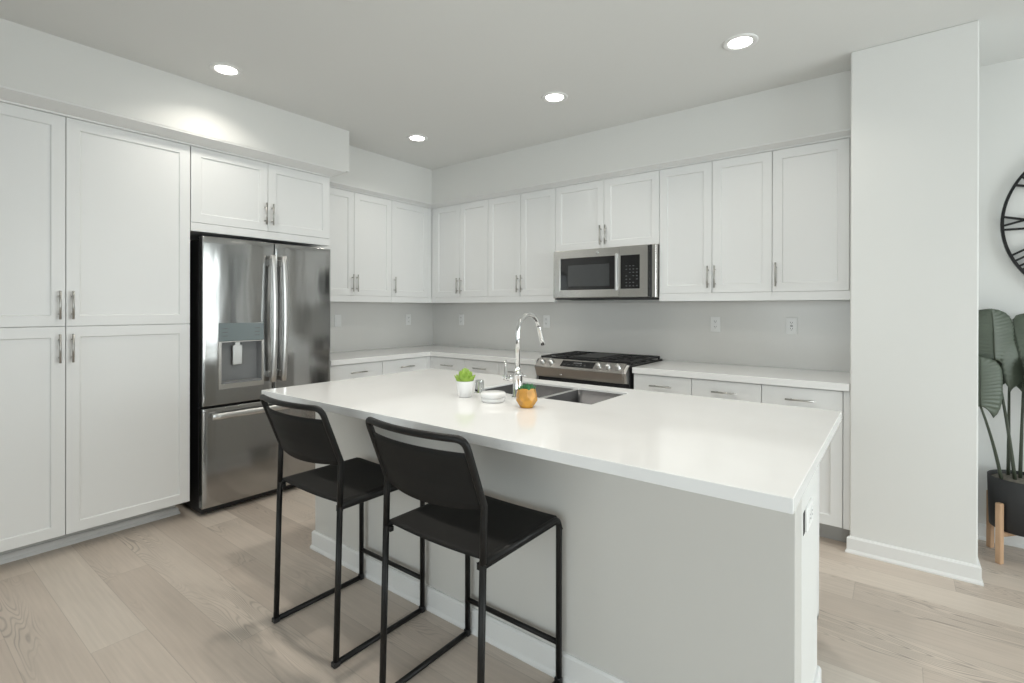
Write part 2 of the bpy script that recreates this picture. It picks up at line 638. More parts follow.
HZ = 1.545
upper_back(FU, 1.108, [(0.392, 0.748, 0.725, HZ), (0.748, 1.108, 0.771, HZ)],
           'white two-door wall cabinet on the back wall next to the inside corner', left_fill=0.042)
upper_back(1.108, 1.855, [(1.108, 1.485, 1.462, HZ), (1.485, 1.855, 1.508, HZ)],
           'white two-door wall cabinet on the back wall touching the left of the microwave')
upper_back(1.855, 2.7625, [(1.855, 2.309, 2.286, 1.907), (2.309, 2.7625, 2.332, 1.907)],
           'short white two-door wall cabinet directly above the microwave', z0=1.802, rail=False)
upper_back(2.7625, 3.5143, [(2.7625, 3.138, 3.115, HZ), (3.138, 3.5143, 3.161, HZ)],
           'white two-door wall cabinet on the back wall touching the right of the microwave')
upper_back(3.5143, 3.954, [(3.5143, 3.932, 3.538, HZ)],
           'white single-door wall cabinet at the right end of the run against the wing wall')


def upper_left(y0, y1, doors, label, fill=None):
    t = root('wall_cabinet', (0, (y0 + y1) / 2, ZD), label, 'cabinet', 'white wall cabinets')
    build('body', box(BM(), 0.001, FU - 0.0195, y0 + 0.0005, y1 - 0.0005, ZD, ZT - 0.0005), CABIN, t)
    for a0, a1, ha, hz in doors:
        add_door(t, 'LEFT', FU - 0.019, a0, a1, ZD, ZT, ha, hz)
    if fill:
        build('filler', box(BM(), FU - 0.019, FU - 0.002, fill[0] + 0.001, fill[1] - 0.001, ZD, ZT - 0.001), CAB, t)
    e1 = -FU + 0.0 if fill else y1
    build('light_rail', box(BM(), FU - 0.03, FU, y0 + 0.0002, e1 - 0.0002, ZR, ZD, 0.001), CAB, t)
    build('bottom_panel', box(BM(), 0.013, FU - 0.03, y0 + 0.0005, e1 - 0.0005, ZD - 0.03, ZD), CABIN, t)
    return t


upper_left(-1.684, -0.863, [(-1.684, -1.277, -1.300, HZ), (-1.277, -0.863, -1.254, HZ)],
           'white two-door wall cabinet on the left wall just right of the refrigerator')
upper_left(-0.863, -FU, [(-0.863, -0.40, -0.838, HZ)],
           'white single-door wall cabinet on the left wall ending at the inside corner', fill=(-0.40, -FU))

# ------------------------------------------------------------------ tall pantry and the cabinet over the refrigerator
PY0, PYM, PY1 = -3.853, -3.256, -2.661
PF = FP - 0.019
t = root('pantry_cabinet', (0.3, PYM, 0), 'tall white four-door pantry cabinet left of the refrigerator', 'cabinet')
build('body', box(BM(), 0.001, PF - 0.0005, PY0, PY1, 0.106, ZT - 0.0005), CABIN, t)
for a0, a1, ha in ((PY0, PYM, PYM - 0.0275), (PYM, PY1, PYM + 0.0255)):
    add_door(t, 'LEFT', PF, a0, a1, 1.224, ZT, ha, 1.338)
    add_door(t, 'LEFT', PF, a0, a1, 0.106, 1.224, ha, 1.107)
bm = BM()
box(bm, 0.02, 0.470, PY0, PY1 - 0.03, 0, 0.1055)
build('toe_kick', bm, TOE, t)
bm = BM()
baseboard(bm, (0.4705, PY0), (0.4705, PY1 - 0.03), (1, 0), 0, 1, h=0.042)
build('base_moulding', bm, TRIM, t)
bm = BM()

FY0, FYM, FY1 = -2.659, -2.171, -1.685
t = root('overhead_cabinet', (0.3, FYM, 1.812), 'white two-door cabinet built in above the stainless refrigerator', 'cabinet')
build('body', box(BM(), 0.001, PF - 0.0005, FY0, FY1, 1.866, ZT - 0.0005), CABIN, t)
add_door(t, 'LEFT', PF, FY0, FYM, 1.866, ZT, FYM - 0.0235, 1.985)
add_door(t, 'LEFT', PF, FYM, FY1, 1.866, ZT, FYM + 0.0255, 1.985)
build('bottom_rail', box(BM(), 0.02, FP - 0.001, FY0, FY1, 1.812, 1.8655, 0.001), CAB, t)

# ------------------------------------------------------------------ refrigerator
fx0, fx1 = 0.05, 0.63
ry0, ry1 = -2.618, -1.722
t = root('refrigerator', (0.34, -2.17, 0), 'stainless french-door refrigerator with water dispenser and black sides', 'refrigerator')
bm = BM()
box(bm, fx0, fx1, ry0 + 0.004, ry1 - 0.004, 0.045, 1.765, 0.006)
box(bm, fx1 - 0.10, fx1 + 0.03, ry0 + 0.03, ry0 + 0.12, 1.765, 1.782, 0.004)
box(bm, fx1 - 0.10, fx1 + 0.03, ry1 - 0.12, ry1 - 0.03, 1.765, 1.782, 0.004)
build('body', bm, DARK, t)
bm = BM()
box(bm, fx0 + 0.05, fx1 + 0.015, ry0 + 0.01, ry1 - 0.01, 0.012, 0.050, 0.004)
for y in (ry0 + 0.06, ry1 - 0.06):
    for x in (fx0 + 0.08, fx1 - 0.04):
        lathe(bm, (x, y, 0.0), [(0.02, 0.0), (0.02, 0.03)], 12)
build('base_grille', bm, DARK, t)
DX0, DX1 = 0.636, 0.692
dh = (-2.510, -2.252, 0.832, 1.102)


def yz(a, b, d):
    return Vector((d, a, b))




def crowned_front(y0, y1, z0, z1, bulge, hole=None):
    """a door leaf with a slightly crowned face and softly rounded rim; hole = y0 y1 z0 z1."""
    def cuts(a, b, extra):
        c = {round(a + (b - a) * i / 24, 5) for i in range(25)} | {round(v, 5) for v in (a + 0.002, a + 0.005, b - 0.005, b - 0.002)}
        for e_ in extra:
            c = {v for v in c if abs(v - e_) > 0.006}
            c.add(round(e_, 5))
        return sorted(c)
    ys = cuts(y0, y1, hole[:2] if hole else ())
    zs = cuts(z0, z1, hole[2:] if hole else ())

    def px(y, z):
        s_ = (2 * (y - y0) / (y1 - y0) - 1)
        x = DX1 + bulge * (0.5 - s_ * s_)
        m = min(y - y0, y1 - y, z - z0, z1 - z)
        if m < 0.005:
            x -= 0.005 * (1 - math.sqrt(max(0, 1 - (1 - m / 0.005) ** 2)))
        return x
    bm = BM()
    V = {(i, j): bm.verts.new((px(y, z), y, z)) for i, y in enumerate(ys) for j, z in enumerate(zs)}
    B = {(i, j): bm.verts.new((DX0, y, z)) for i, y in enumerate(ys) for j, z in enumerate(zs)}

    def inside(i, j):
        if not hole:
            return False
        y, z = (ys[i] + ys[i + 1]) / 2, (zs[j] + zs[j + 1]) / 2
        return hole[0] < y < hole[1] and hole[2] < z < hole[3]
    ni, nj = len(ys) - 1, len(zs) - 1
    solid = {(i, j) for i in range(ni) for j in range(nj) if not inside(i, j)}
    for i, j in solid:
        f = bm.faces.new((V[i, j], V[i + 1, j], V[i + 1, j + 1], V[i, j + 1]))
        f.smooth = True
        bm.faces.new((B[i, j], B[i, j + 1], B[i + 1, j + 1], B[i + 1, j]))
        for (di, dj, p, q) in ((-1, 0, (i, j), (i, j + 1)), (1, 0, (i + 1, j), (i + 1, j + 1)), (0, -1, (i, j), (i + 1, j)), (0, 1, (i, j + 1), (i + 1, j + 1))):
            if (i + di, j + dj) not in solid:
                bm.faces.new((V[p], V[q], B[q], B[p]))
    bmesh.ops.delete(bm, geom=[v for v in bm.verts if not v.link_faces], context='VERTS')
    return bm


# left door with the dispenser opening
ld = build('door', crowned_front(ry0, -2.1625, 0.700, 1.778, 0.008, dh), FSTEEL, t)
bm = BM()
holed_plate(bm, yz, -2.528, -2.238, 0.800, 1.107, (dh[0], dh[1], dh[2], dh[3]), DX1, DX1 + 0.006)
build('dispenser_frame', bm, STEEL, ld)
bm = BM()
box(bm, DX0 - 0.003, DX0 + 0.001, dh[0] - 0.004, dh[1] + 0.004, dh[2] - 0.004, dh[3] + 0.004)
box(bm, DX0, DX1 + 0.002, dh[0], dh[0] + 0.004, dh[2], dh[3])
box(bm, DX0, DX1 + 0.002, dh[1] - 0.004, dh[1], dh[2], dh[3])
box(bm, DX0, DX1 + 0.002, dh[0], dh[1], dh[3] - 0.004, dh[3])
box(bm, DX0, DX1 + 0.012, dh[0], dh[1], dh[2], dh[2] + 0.012, 0.002)
build('dispenser_recess', bm, GREYP, ld)
build('dispenser_panel', box(BM(), DX1 - 0.001, DX1 + 0.008, -2.526, -2.240, 1.108, 1.226, 0.003, 2), DISP, ld)
bm = BM()
box(bm, DX0 + 0.02, DX0 + 0.032, -2.428, -2.366, 0.948, 1.080, 0.004, 2)
box(bm, DX0 + 0.005, DX0 + 0.030, -2.412, -2.382, 1.06, 1.099)
build('dispenser_paddle', bm, HSTEEL, ld)
for k in range(3):
    for s in (-2.505, -2.300):
        build('dispenser_button', box(BM(), DX1 + 0.0078, DX1 + 0.0086, s, s + 0.032, 1.140 + k * 0.024, 1.144 + k * 0.024), TEXTG, ld)
# right door
rd = build('door', crowned_front(-2.1575, ry1, 0.700, 1.778, 0.008), FSTEEL, t)
# freezer drawer
fd = build('freezer_drawer', crowned_front(ry0, ry1, 0.055, 0.686, 0.010), FSTEEL, t)


def bowed_handle(bm, y, z0, z1, depth0, depth1, wdt=0.016, thk=0.014):
    n = 18
    rings = []
    for i in range(n + 1):
        s = i / n
        z = z0 + (z1 - z0) * s
        x = DX1 + depth0 + (depth1 - depth0) * (1 - (2 * s - 1) ** 2)
        ring = []
        for j in range(12):
            a = 2 * PI * j / 12
            ca, sa = math.cos(a), math.sin(a)
            ring.append(Vector((x + thk * abs(ca) ** 0.35 * (1 if ca > 0 else -1), y + wdt * abs(sa) ** 0.35 * (1 if sa > 0 else -1), z)))
        rings.append(ring)
    loft(bm, rings)
    for z in (z0 + 0.05, z1 - 0.05):
        box(bm, DX1 - 0.002, DX1 + depth0 + 0.012, y - 0.012, y + 0.012, z - 0.022, z + 0.022, 0.004)


bm = BM()
bowed_handle(bm, -2.192, 0.815, 1.690, 0.040, 0.066)
build('handle', bm, HSTEEL, ld)
bm = BM()
bowed_handle(bm, -2.118, 0.815, 1.690, 0.040, 0.066)
build('handle', bm, HSTEEL, rd)
bm = BM()
rings = []
for i in range(17):
    s = i / 16
    y = -2.575 + 0.812 * s
    x = DX1 + 0.038 + 0.014 * (1 - (2 * s - 1) ** 2)
    rings.append([Vector((x + 0.009 * math.cos(2 * PI * j / 12), y, 0.636 + 0.020 * math.sin(2 * PI * j / 12))) for j in range(12)])
loft(bm, rings)
for y in (-2.55, -1.79):
    box(bm, DX1 - 0.002, DX1 + 0.046, y - 0.016, y + 0.016, 0.620, 0.652, 0.004)
build('handle', bm, HSTEEL, fd)

# ------------------------------------------------------------------ base cabinets
LF = 0.604     # carcass front; fronts stand to LF+.019
ZDR = (0.712, 0.868)


def base_cab(side, a0, a1, drawers, doors, label, fill=None):
    if side == 'LEFT':
        t = root('base_cabinet', (0.3, (a0 + a1) / 2, 0), label, 'cabinet', 'white base cabinets')
        build('body', box(BM(), 0.001, LF, a0, a1, 0.103, 0.872), CABIN, t)
        build('toe_kick', box(BM(), 0.02, LF - 0.07, a0, a1, 0, 0.1025), TOE, t)
        pl = LF
    else:
        t = root('base_cabinet', ((a0 + a1) / 2, -0.3, 0), label, 'cabinet', 'white base cabinets')
        build('body', box(BM(), a0, a1, -LF, -0.001, 0.103, 0.872), CABIN, t)
        build('toe_kick', box(BM(), a0, a1, -LF + 0.07, -0.02, 0, 0.1025), TOE, t)
        pl = -LF
    for d0, d1 in drawers:
        add_door(t, side, pl, d0, d1, ZDR[0], ZDR[1], (d0 + d1) / 2, 0.799, slab=True, name='drawer', horiz=True)
    for d0, d1, ha in doors:
        add_door(t, side, pl, d0, d1, 0.108, ZDR[0], ha, ZDR[0] - 0.12)
    if fill:
        if side == 'LEFT':
            build('filler', box(BM(), LF, LF + 0.017, fill[0], fill[1], 0.108, 0.868), CAB, t)
        else:
            build('filler', box(BM(), fill[0], fill[1], -LF - 0.017, -LF, 0.108, 0.868), CAB, t)
    return t


base_cab('LEFT', -1.690, -1.180, [(-1.690, -1.180)], [(-1.690, -1.180, -1.21)],
         'white base cabinet under the left counter, beside the refrigerator')
base_cab('LEFT', -1.179, -0.001, [(-1.179, -0.668)], [(-1.179, -0.668, -0.70)],
         'white base cabinet under the left counter, nearest the inside corner', fill=(-0.667, -0.606))
base_cab('BACK', 0.606, 1.071, [(0.665, 1.071)], [(0.665, 1.071, 1.04)],
         'white base cabinet on the back wall, first right of the inside corner', fill=(0.624, 0.664))
base_cab('BACK', 1.072, 1.856, [(1.072, 1.464), (1.464, 1.856)], [(1.072, 1.464, 1.44), (1.464, 1.856, 1.49)],
         'white base cabinet on the back wall, touching the left side of the range')
base_cab('BACK', 2.684, 3.088, [(2.684, 3.088)], [(2.684, 3.088, 2.71)],
         'white base cabinet on the back wall, touching the right side of the range')
base_cab('BACK', 3.089, 3.507, [(3.089, 3.507)], [(3.089, 3.507, 3.12)],
         'white base cabinet second to the right of the range')
base_cab('BACK', 3.508, 3.954, [(3.508, 3.921)], [(3.508, 3.921, 3.54)],
         'white base cabinet against the wing wall at the right end of the run', fill=(3.923, 3.9535))

# perimeter worktops
CT0, CT1, CF = 0.8725, 0.9142, 0.6437
bm = BM()
prof = [(0.001, -1.690), (CF, -1.690), (CF, -CF), (1.862, -CF), (1.862, -0.001), (0.001, -0.001)]
loft(bm, [[Vector((p[0], p[1], CT0)) for p in prof], [Vector((p[0], p[1], CT1)) for p in prof]], smooth=False)
o = build('countertop', bm, QUARTZ)
tag(o, 'L-shaped white quartz worktop in the corner between refrigerator and range', 'countertop')
m_ = o.modifiers.new('bev', 'BEVEL'); m_.width = 0.003; m_.segments = 2
bm = BM()
box(bm, 2.682, 3.953, -CF, -0.001, CT0, CT1, 0.003, 2)
o = build('countertop', bm, QUARTZ)
tag(o, 'straight white quartz worktop right of the range, ending at the wing wall', 'countertop')

# ------------------------------------------------------------------ gas range
RX0, RX1 = 1.882, 2.664
t = root('gas_range', ((RX0 + RX1) / 2, -0.34, 0), 'stainless slide-in gas range with black grates and front knobs', 'range')
bm = BM()
box(bm, RX0 + 0.002, RX1 - 0.002, -0.640, -0.03, 0.06, 0.905)
for x in (RX0 + 0.05, RX1 - 0.05):
    for y in (-0.58, -0.08):
        lathe(bm, (x, y, 0), [(0.02, 0), (0.02, 0.06)], 12)
build('body', bm, DARK, t)
bm = BM()
prism_x(bm, [(-0.02, 0.905), (-0.02, 0.925), (-0.628, 0.925), (-0.640, 0.905)], RX0 - 0.012, RX1 - 0.002)
build('cooktop', bm, GLOSSB, t)
# sloping front control fascia
FX0, FX1 = RX0 + 0.006, RX1 - 0.030
bm = BM()
prof = [(-0.640, 0.792), (-0.668, 0.792), (-0.674, 0.797), (-0.702, 0.870), (-0.699, 0.878), (-0.632, 0.934), (-0.622, 0.935), (-0.615, 0.920)]
prism_x(bm, prof, FX0, FX1)
fa = build('control_panel', bm, FSTEEL2, t)
m_ = fa.modifiers.new('bev', 'BEVEL'); m_.width = 0.003; m_.segments = 2; m_.limit_method = 'ANGLE'
bm = BM()
prism_x(bm, [(-0.640, 0.792), (-0.664, 0.796), (-0.692, 0.870), (-0.630, 0.925), (-0.610, 0.925)], FX1, FX1 + 0.022)
build('side_trim', bm, HSTEEL, t)
sl = Vector((0, -0.067, -0.056)).normalized()       # down the slope
nn = Vector((0, -sl.z * -1, 0))
nrm = Vector((0, -0.056, 0.067)).normalized()
mid = Vector((0, -0.6655, 0.906))


def slope_box(bm, x0, x1, s0, s1, h0, h1):
    r0 = []
    for hh in (h0, h1):
        r0.append([Vector((x, 0, 0)) + mid + sl * s + nrm * hh for x, s in ((x0, s0), (x1, s0), (x1, s1), (x0, s1))])
    loft(bm, r0, smooth=False)


bm = BM()
slope_box(bm, 2.115, 2.395, -0.030, 0.030, 0.0005, 0.0025)
build('display', bm, GLOSSB, fa)
bm = BM()
for k in range(6):
    slope_box(bm, 2.14 + 0.035 * k, 2.158 + 0.035 * k, 0.008, 0.012, 0.0026, 0.0031)
slope_box(bm, 2.22, 2.29, -0.016, -0.004, 0.0026, 0.0031)
build('display_marks', bm, TEXTG, fa)
for kx in (1.945, 2.025, 2.437, 2.512, 2.590):
    bm = BM()
    c = mid + Vector((kx, 0, 0)) + sl * 0.004
    tx = Vector((1, 0, 0))
    rings = []
    for r, h in ((0.023, 0.0), (0.023, 0.005), (0.018, 0.007), (0.018, 0.024), (0.0155, 0.028), (0.001, 0.028)):
        rings.append([c + nrm * h + (tx * math.cos(2 * PI * j / 20) + sl * math.sin(2 * PI * j / 20)) * r for j in range(20)])
    loft(bm, rings)
    rr = []
    for h in (0.027, 0.033):
        rr.append([c + nrm * h + tx * a + sl * b for a, b in ((-0.0035, -0.015), (0.0035, -0.015), (0.0035, 0.015), (-0.0035, 0.015))])
    loft(bm, rr, smooth=False)
    build('knob', bm, HSTEEL, t)
bm = BM()
lathe(bm, (2.12, -0.683, 0.822), [(0.009, 0), (0.009, 0.002), (0.001, 0.002)], 16, axis='y')
build('emblem', bm, CHROME, fa)
# oven door with window and bar handle
od = build('oven_door', box(BM(), RX0 + 0.006, RX1 - 0.03, -0.690, -0.641, 0.245, 0.752, 0.004, 2), STEEL, t)
build('oven_window', box(BM(), RX0 + 0.10, RX1 - 0.12, -0.6925, -0.689, 0.34, 0.64, 0.001), GLOSSB, od)
bm = BM()
tube(bm, [(RX0 + 0.05, -0.742, 0.706), (RX1 - 0.065, -0.742, 0.706)], 0.012, 14)
for x in (RX0 + 0.075, RX1 - 0.09):
    tube(bm, [(x, -0.688, 0.706), (x, -0.742, 0.706)], 0.010, 10)
build('oven_handle', bm, HSTEEL, od)
build('storage_drawer', box(BM(), RX0 + 0.006, RX1 - 0.03, -0.690, -0.641, 0.075, 0.238, 0.004, 2), STEEL, t)
# burners and grates
for bx, by, br in ((1.995, -0.47, 0.045), (1.995, -0.18, 0.035), (2.545, -0.47, 0.050), (2.545, -0.18, 0.035), (2.27, -0.33, 0.04)):
    bm = BM()
    lathe(bm, (bx, by, 0.925), [(br, 0), (br, 0.006), (br * 0.8, 0.007), (br * 0.8, 0.014), (br * 0.7, 0.017), (0.001, 0.018)], 22)
    build('burner', bm, GRATE, t)


def grate(bm, x0, x1, y0, y1, griddle=False):
    z0, z1 = 0.934, 0.948
    wd = 0.013
    for (a, b, c, d) in ((x0, x1, y0, y0 + wd), (x0, x1, y1 - wd, y1), (x0, x0 + wd, y0, y1), (x1 - wd, x1, y0, y1)):
        box(bm, a, b, c, d, z0, z1, 0.003)
    cx, cy = (x0 + x1) / 2, (y0 + y1) / 2
    if griddle:
        box(bm, x0 + 0.018, x1 - 0.018, y0 + 0.04, y1 - 0.10, z1 - 0.004, z1 + 0.006, 0.003)
        for q in range(2):
            box(bm, x0 + wd, x1 - wd, y1 - 0.07 + q * 0.03, y1 - 0.06 + q * 0.03, z0, z1 - 0.001)
    else:
        for yy in (y0 + (y1 - y0) * 0.28, cy, y0 + (y1 - y0) * 0.72):
            box(bm, x0 + wd * 0.5, x1 - wd * 0.5, yy - wd / 2, yy + wd / 2, z0 + 0.001, z1 - 0.001, 0.002)
        box(bm, cx - wd / 2, cx + wd / 2, y0 + wd * 0.5, y1 - wd * 0.5, z0 + 0.001, z1 - 0.0005, 0.002)
    for x in (x0, x1 - wd):
        for y in (y0, y1 - wd, cy - wd / 2):
            box(bm, x, x + wd, y, y + wd, 0.9255, z0 + 0.004, 0.001)


gx = [RX0 - 0.004, 2.132, 2.395, RX1 - 0.010]
for k in range(3):
    bm = BM()
    grate(bm, gx[k] + 0.003, gx[k + 1] - 0.003, -0.600, -0.045, griddle=(k == 1))
    build('grate', bm, GRATE, t)

# ------------------------------------------------------------------ over-the-range microwave
t = root('microwave', (2.31, -0.2, 1.41), 'stainless over-the-range microwave with dark window and black keypad', 'microwave')
MX0, MX1 = 1.898, 2.7085
bm = BM()
box(bm, 1.868, 2.7575, -0.402, -0.014, 1.408, 1.7985, 0.003)
build('body', bm, STEEL, t)
bm = BM()
holed_plate(bm, lambda a, b, d: Vector((a, d, b)), MX0, 2.481, 1.414, 1.794, (1.958, 2.446, 1.474, 1.728), -0.4025, -0.437)
md = build('door', bm, STEEL, t)
m_ = md.modifiers.new('bev', 'BEVEL'); m_.width = 0.003; m_.segments = 2; m_.limit_method = 'ANGLE'
bm = BM()
box(bm, 1.950, 2.454, -0.432, -0.424, 1.466, 1.736)
build('window_surround', bm, GLOSSB, md)
bm = BM()
box(bm, 2.03, 2.40, -0.4335, -0.4322, 1.502, 1.672)
build('window_pane', bm, DOORGLASS, md)
bm = BM()
box(bm, 2.456, 2.474, -0.456, -0.442, 1.462, 1.742, 0.004, 2)
for z in (1.48, 1.724):
    box(bm, 2.458, 2.472, -0.446, -0.436, z - 0.012, z + 0.012)
build('handle', bm, HSTEEL, md)
bm = BM()
holed_plate(bm, lambda a, b, d: Vector((a, d, b)), 2.4835, MX1, 1.414, 1.794, (2.494, 2.648, 1.474, 1.726), -0.4025, -0.437)
mp = build('control_panel', bm, STEEL, t)
bm = BM()
box(bm, 2.490, 2.652, -0.435, -0.420, 1.470, 1.730)
build('keypad', bm, GLOSSB, mp)
bm = BM()
for r in range(7):
    for c in range(4):
        if (r + c) % 5 != 4:
            x = 2.535 + c * 0.028
            z = 1.492 + r * 0.025
            box(bm, x, x + 0.012, -0.4356, -0.4349, z, z + 0.006)
build('keypad_marks', bm, TEXTG, mp)
bm = BM()
lathe(bm, (2.300, -0.437, 1.763), [(0.014, 0), (0.014, 0.002), (0.012, 0.003), (0.001, 0.003)], 20, axis='y')
build('emblem', bm, CHROME, md)
build('body_seam', box(BM(), 2.7095, 2.7270, -0.4045, -0.4015, 1.412, 1.796), DARK, t)
bm = BM()
box(bm, 1.90, 2.72, -0.425, -0.05, 1.398, 1.4075)
for k in range(2):
    box(bm, 1.98 + k * 0.40, 2.30 + k * 0.40, -0.30, -0.15, 1.394, 1.398)
build('vent_grille', bm, DARK, t)

# ------------------------------------------------------------------ island
IX0, IX1, IY0, IY1 = 1.631, 3.983, -2.709, -1.538
IB0, IB1, IBF, IBM = 1.604, 3.943, -2.400, -1.930
t = root('kitchen_island', (2.78, -2.0, 0), 'white kitchen island base behind the two black stools', 'island')
build('front_panel', box(BM(), IB0, IB1, IBF, -2.29, 0, 0.8785, 0.002), ISLE_SHADED, t)
build('end_panel', box(BM(), IB1 - 0.11, IB1, -2.2895, IBM, 0, 0.8785, 0.002), WALL, t)
build('end_panel', box(BM(), IB0, IB0 + 0.10, -2.2895, IBM, 0, 0.8785, 0.002), WALL, t)
bm = BM()
baseboard(bm, (IB0, IBF), (IB1, IBF), (0, -1), 1, 1, h=0.098)
baseboard(bm, (IB1, IBF), (IB1, IBM), (1, 0), 1, 0, h=0.098)
baseboard(bm, (IB0, IBM), (IB0, IBF), (-1, 0), 0, 1, h=0.098)
build('baseboard', bm, TRIM, t)
# cabinets on the range side of the island
bm = BM()
box(bm, IB0 + 0.02, IB1 - 0.03, -1.62, -1.60, 0.103, 0.878)
box(bm, IB0 + 0.02, IB0 + 0.04, IBM + 0.001, -1.62, 0.103, 0.878)
box(bm, IB1 - 0.05, IB1 - 0.03, IBM + 0.001, -1.62, 0.103, 0.878)
box(bm, IB0 + 0.02, IB1 - 0.03, -2.28, -1.62, 0.103, 0.121)
build('body', bm, CABIN, t)
build('toe_kick', box(BM(), IB0 + 0.03, IB1 - 0.04, IBM + 0.02, -1.68, 0, 0.1025), TOE, t)
ed = [IB0 + 0.02 + (IB1 - IB0 - 0.05) * k / 5 for k in range(6)]
for k in range(5):
    add_door(t, 'FAR', -1.60, ed[k], ed[k + 1], 0.108, 0.868, ed[k] + 0.03 if k % 2 else ed[k + 1] - 0.03, 0.74)

SK = (2.462, 3.118, -2.030, -1.662)
bm = BM()
holed_plate(bm, lambda a, b, d: Vector((a, b, d)), IX0, IX1, IY0, IY1, SK, 0.8790, 0.9142)
o = build('island_countertop', bm, QUARTZ)
tag(o, 'long white quartz slab topping the island, with the sink cut into it', 'countertop')
m_ = o.modifiers.new('bev', 'BEVEL'); m_.width = 0.002; m_.segments = 2; m_.limit_method = 'ANGLE'

# outlet on the island's end
def outlet(side, plane, a, z, label, horizontal=False, gang=1, style='duplex'):
    loc = fpt('LEFT' if side == 'LEFT' else 'BACK', a, z, plane, 0)
    t = root('power_outlet', loc, label, 'outlet', None)
    w, h = 0.070, 0.115
    if horizontal:
        w, h = h, w
    bm = BM()
    rings = []
    for ins, d in ((0, 0.0003), (0, 0.003), (0.003, 0.0058), (0.012, 0.0062)):
        rings.append([fpt(side, a - w / 2 + ins, z - h / 2 + ins, plane, d), fpt(side, a + w / 2 - ins, z - h / 2 + ins, plane, d),
                      fpt(side, a + w / 2 - ins, z + h / 2 - ins, plane, d), fpt(side, a - w / 2 + ins, z + h / 2 - ins, plane, d)])
    loft(bm, rings, smooth=False)
    build('plate', bm, WHITEP, t)

    def ab(u, v):
        return (a + v, z + u) if horizontal else (a + u, z + v)

    def plug(u0, u1, v0, v1, d0, d1, m, name, par):
        p = [ab(u0, v0), ab(u1, v1)]
        A0, A1 = sorted((p[0][0], p[1][0]))
        B0, B1 = sorted((p[0][1], p[1][1]))
        b = BM()
        loft(b, [[fpt(side, A0, B0, plane, d), fpt(side, A1, B0, plane, d), fpt(side, A1, B1, plane, d), fpt(side, A0, B1, plane, d)] for d in (d0, d1)], smooth=False)
        return build(name, b, m, par)
    if style == 'switch':
        plug(-0.0165, 0.0165, -0.033, 0.033, 0.0055, 0.0085, WHITEP, 'rocker', t)
        return t
    for s in (-1, 1):
        rcp = plug(-0.0165, 0.0165, s * 0.0205 - 0.0135, s * 0.0205 + 0.0135, 0.0055, 0.0078, WHITEP, 'receptacle', t)
        b = BM()
        for u in (-0.0065, 0.0065):
            p0, p1 = ab(u - 0.0013, s * 0.0205 - 0.001), ab(u + 0.0013, s * 0.0205 + 0.008)
            A0, A1 = sorted((p0[0], p1[0]))
            B0, B1 = sorted((p0[1], p1[1]))
            loft(b, [[fpt(side, A0, B0, plane, d), fpt(side, A1, B0, plane, d), fpt(side, A1, B1, plane, d), fpt(side, A0, B1, plane, d)] for d in (0.0076, 0.0081)], smooth=False)
        p0, p1 = ab(-0.002, s * 0.0205 - 0.009), ab(0.002, s * 0.0205 - 0.005)
        A0, A1 = sorted((p0[0], p1[0]))
        B0, B1 = sorted((p0[1], p1[1]))
        loft(b, [[fpt(side, A0, B0, plane, d), fpt(side, A1, B0, plane, d), fpt(side, A1, B1, plane, d), fpt(side, A0, B1, plane, d)] for d in (0.0076, 0.0081)], smooth=False)
        build('slots', b, DARK, rcp)
    if style == 'gfci':
        plug(-0.008, 0.008, -0.004, 0.004, 0.0055, 0.0085, GREYP, 'test_button', t)
    return t


outlet('BACK', -0.012, 3.069, 1.208, 'white outlet plate on the grey backsplash just right of the range')
outlet('BACK', -0.012, 3.577, 1.207, 'white outlet plate on the grey backsplash nearest the wing wall', style='gfci')
outlet('BACK', -0.012, 0.449, 1.203, 'small white outlet plate on the back-wall backsplash nearest the inside corner')
outlet('BACK', -0.012, 1.541, 1.203, 'white outlet plate on the backsplash just left of the range, behind the faucet')
outlet('LEFT', 0.012, -1.217, 1.207, 'white switch plate on the left-wall backsplash nearest the refrigerator', style='switch')
outlet('LEFT', 0.012, -0.370, 1.204, 'white outlet plate on the left-wall backsplash nearest the inside corner')
outlet('LEFT', IB1, -2.150, 0.690, 'white outlet plate on the right end of the island', horizontal=True)
# open cut-out of the outlet box beside the plate, on the island's end
bm = BM()
box(bm, IB1 + 0.0002, IB1 + 0.0012, -2.262, -2.228, 0.662, 0.728)
tt = [o for o in bpy.data.objects if o.get('label', '').startswith('white outlet plate on the right end')][0]
build('box_cutout', bm, DARK, tt)

# ------------------------------------------------------------------ sink and faucet
t = root('kitchen_sink', (2.79, -1.846, 0.68), 'undermount double-bowl stainless sink set into the island top', 'sink')


def bowl(bm, x0, x1, y0, y1, z0, z1, r=0.05, th=0.0):
    def rr(x0, x1, y0, y1, r, z, n=6):
        out = []
        for cx, cy, a0 in ((x1 - r, y1 - r, 0), (x0 + r, y1 - r, 90), (x0 + r, y0 + r, 180), (x1 - r, y0 + r, 270)):
            for i in range(n + 1):
                a = math.radians(a0 + 90 * i / n)
                out.append(Vector((cx + r * math.cos(a), cy + r * math.sin(a), z)))
        return out
    rings = [rr(x0, x1, y0, y1, r, z1)]
    rings.append(rr(x0 + 0.004, x1 - 0.004, y0 + 0.004, y1 - 0.004, r, z0 + 0.03))
    rings.append(rr(x0 + 0.012, x1 - 0.012, y0 + 0.012, y1 - 0.012, r, z0 + 0.01))
    rings.append(rr(x0 + 0.032, x1 - 0.032, y0 + 0.032, y1 - 0.032, r * 0.8, z0))
    cx, cy = (x0 + x1) / 2, (y0 + y1) / 2
    n = len(rings[0])
    rings.append([Vector((cx, cy, z0 - 0.003)) + (p - Vector((cx, cy, z0))).normalized() * 0.03 for p in rings[-1]])
    loft(bm, rings, caps=False)
    return cx, cy


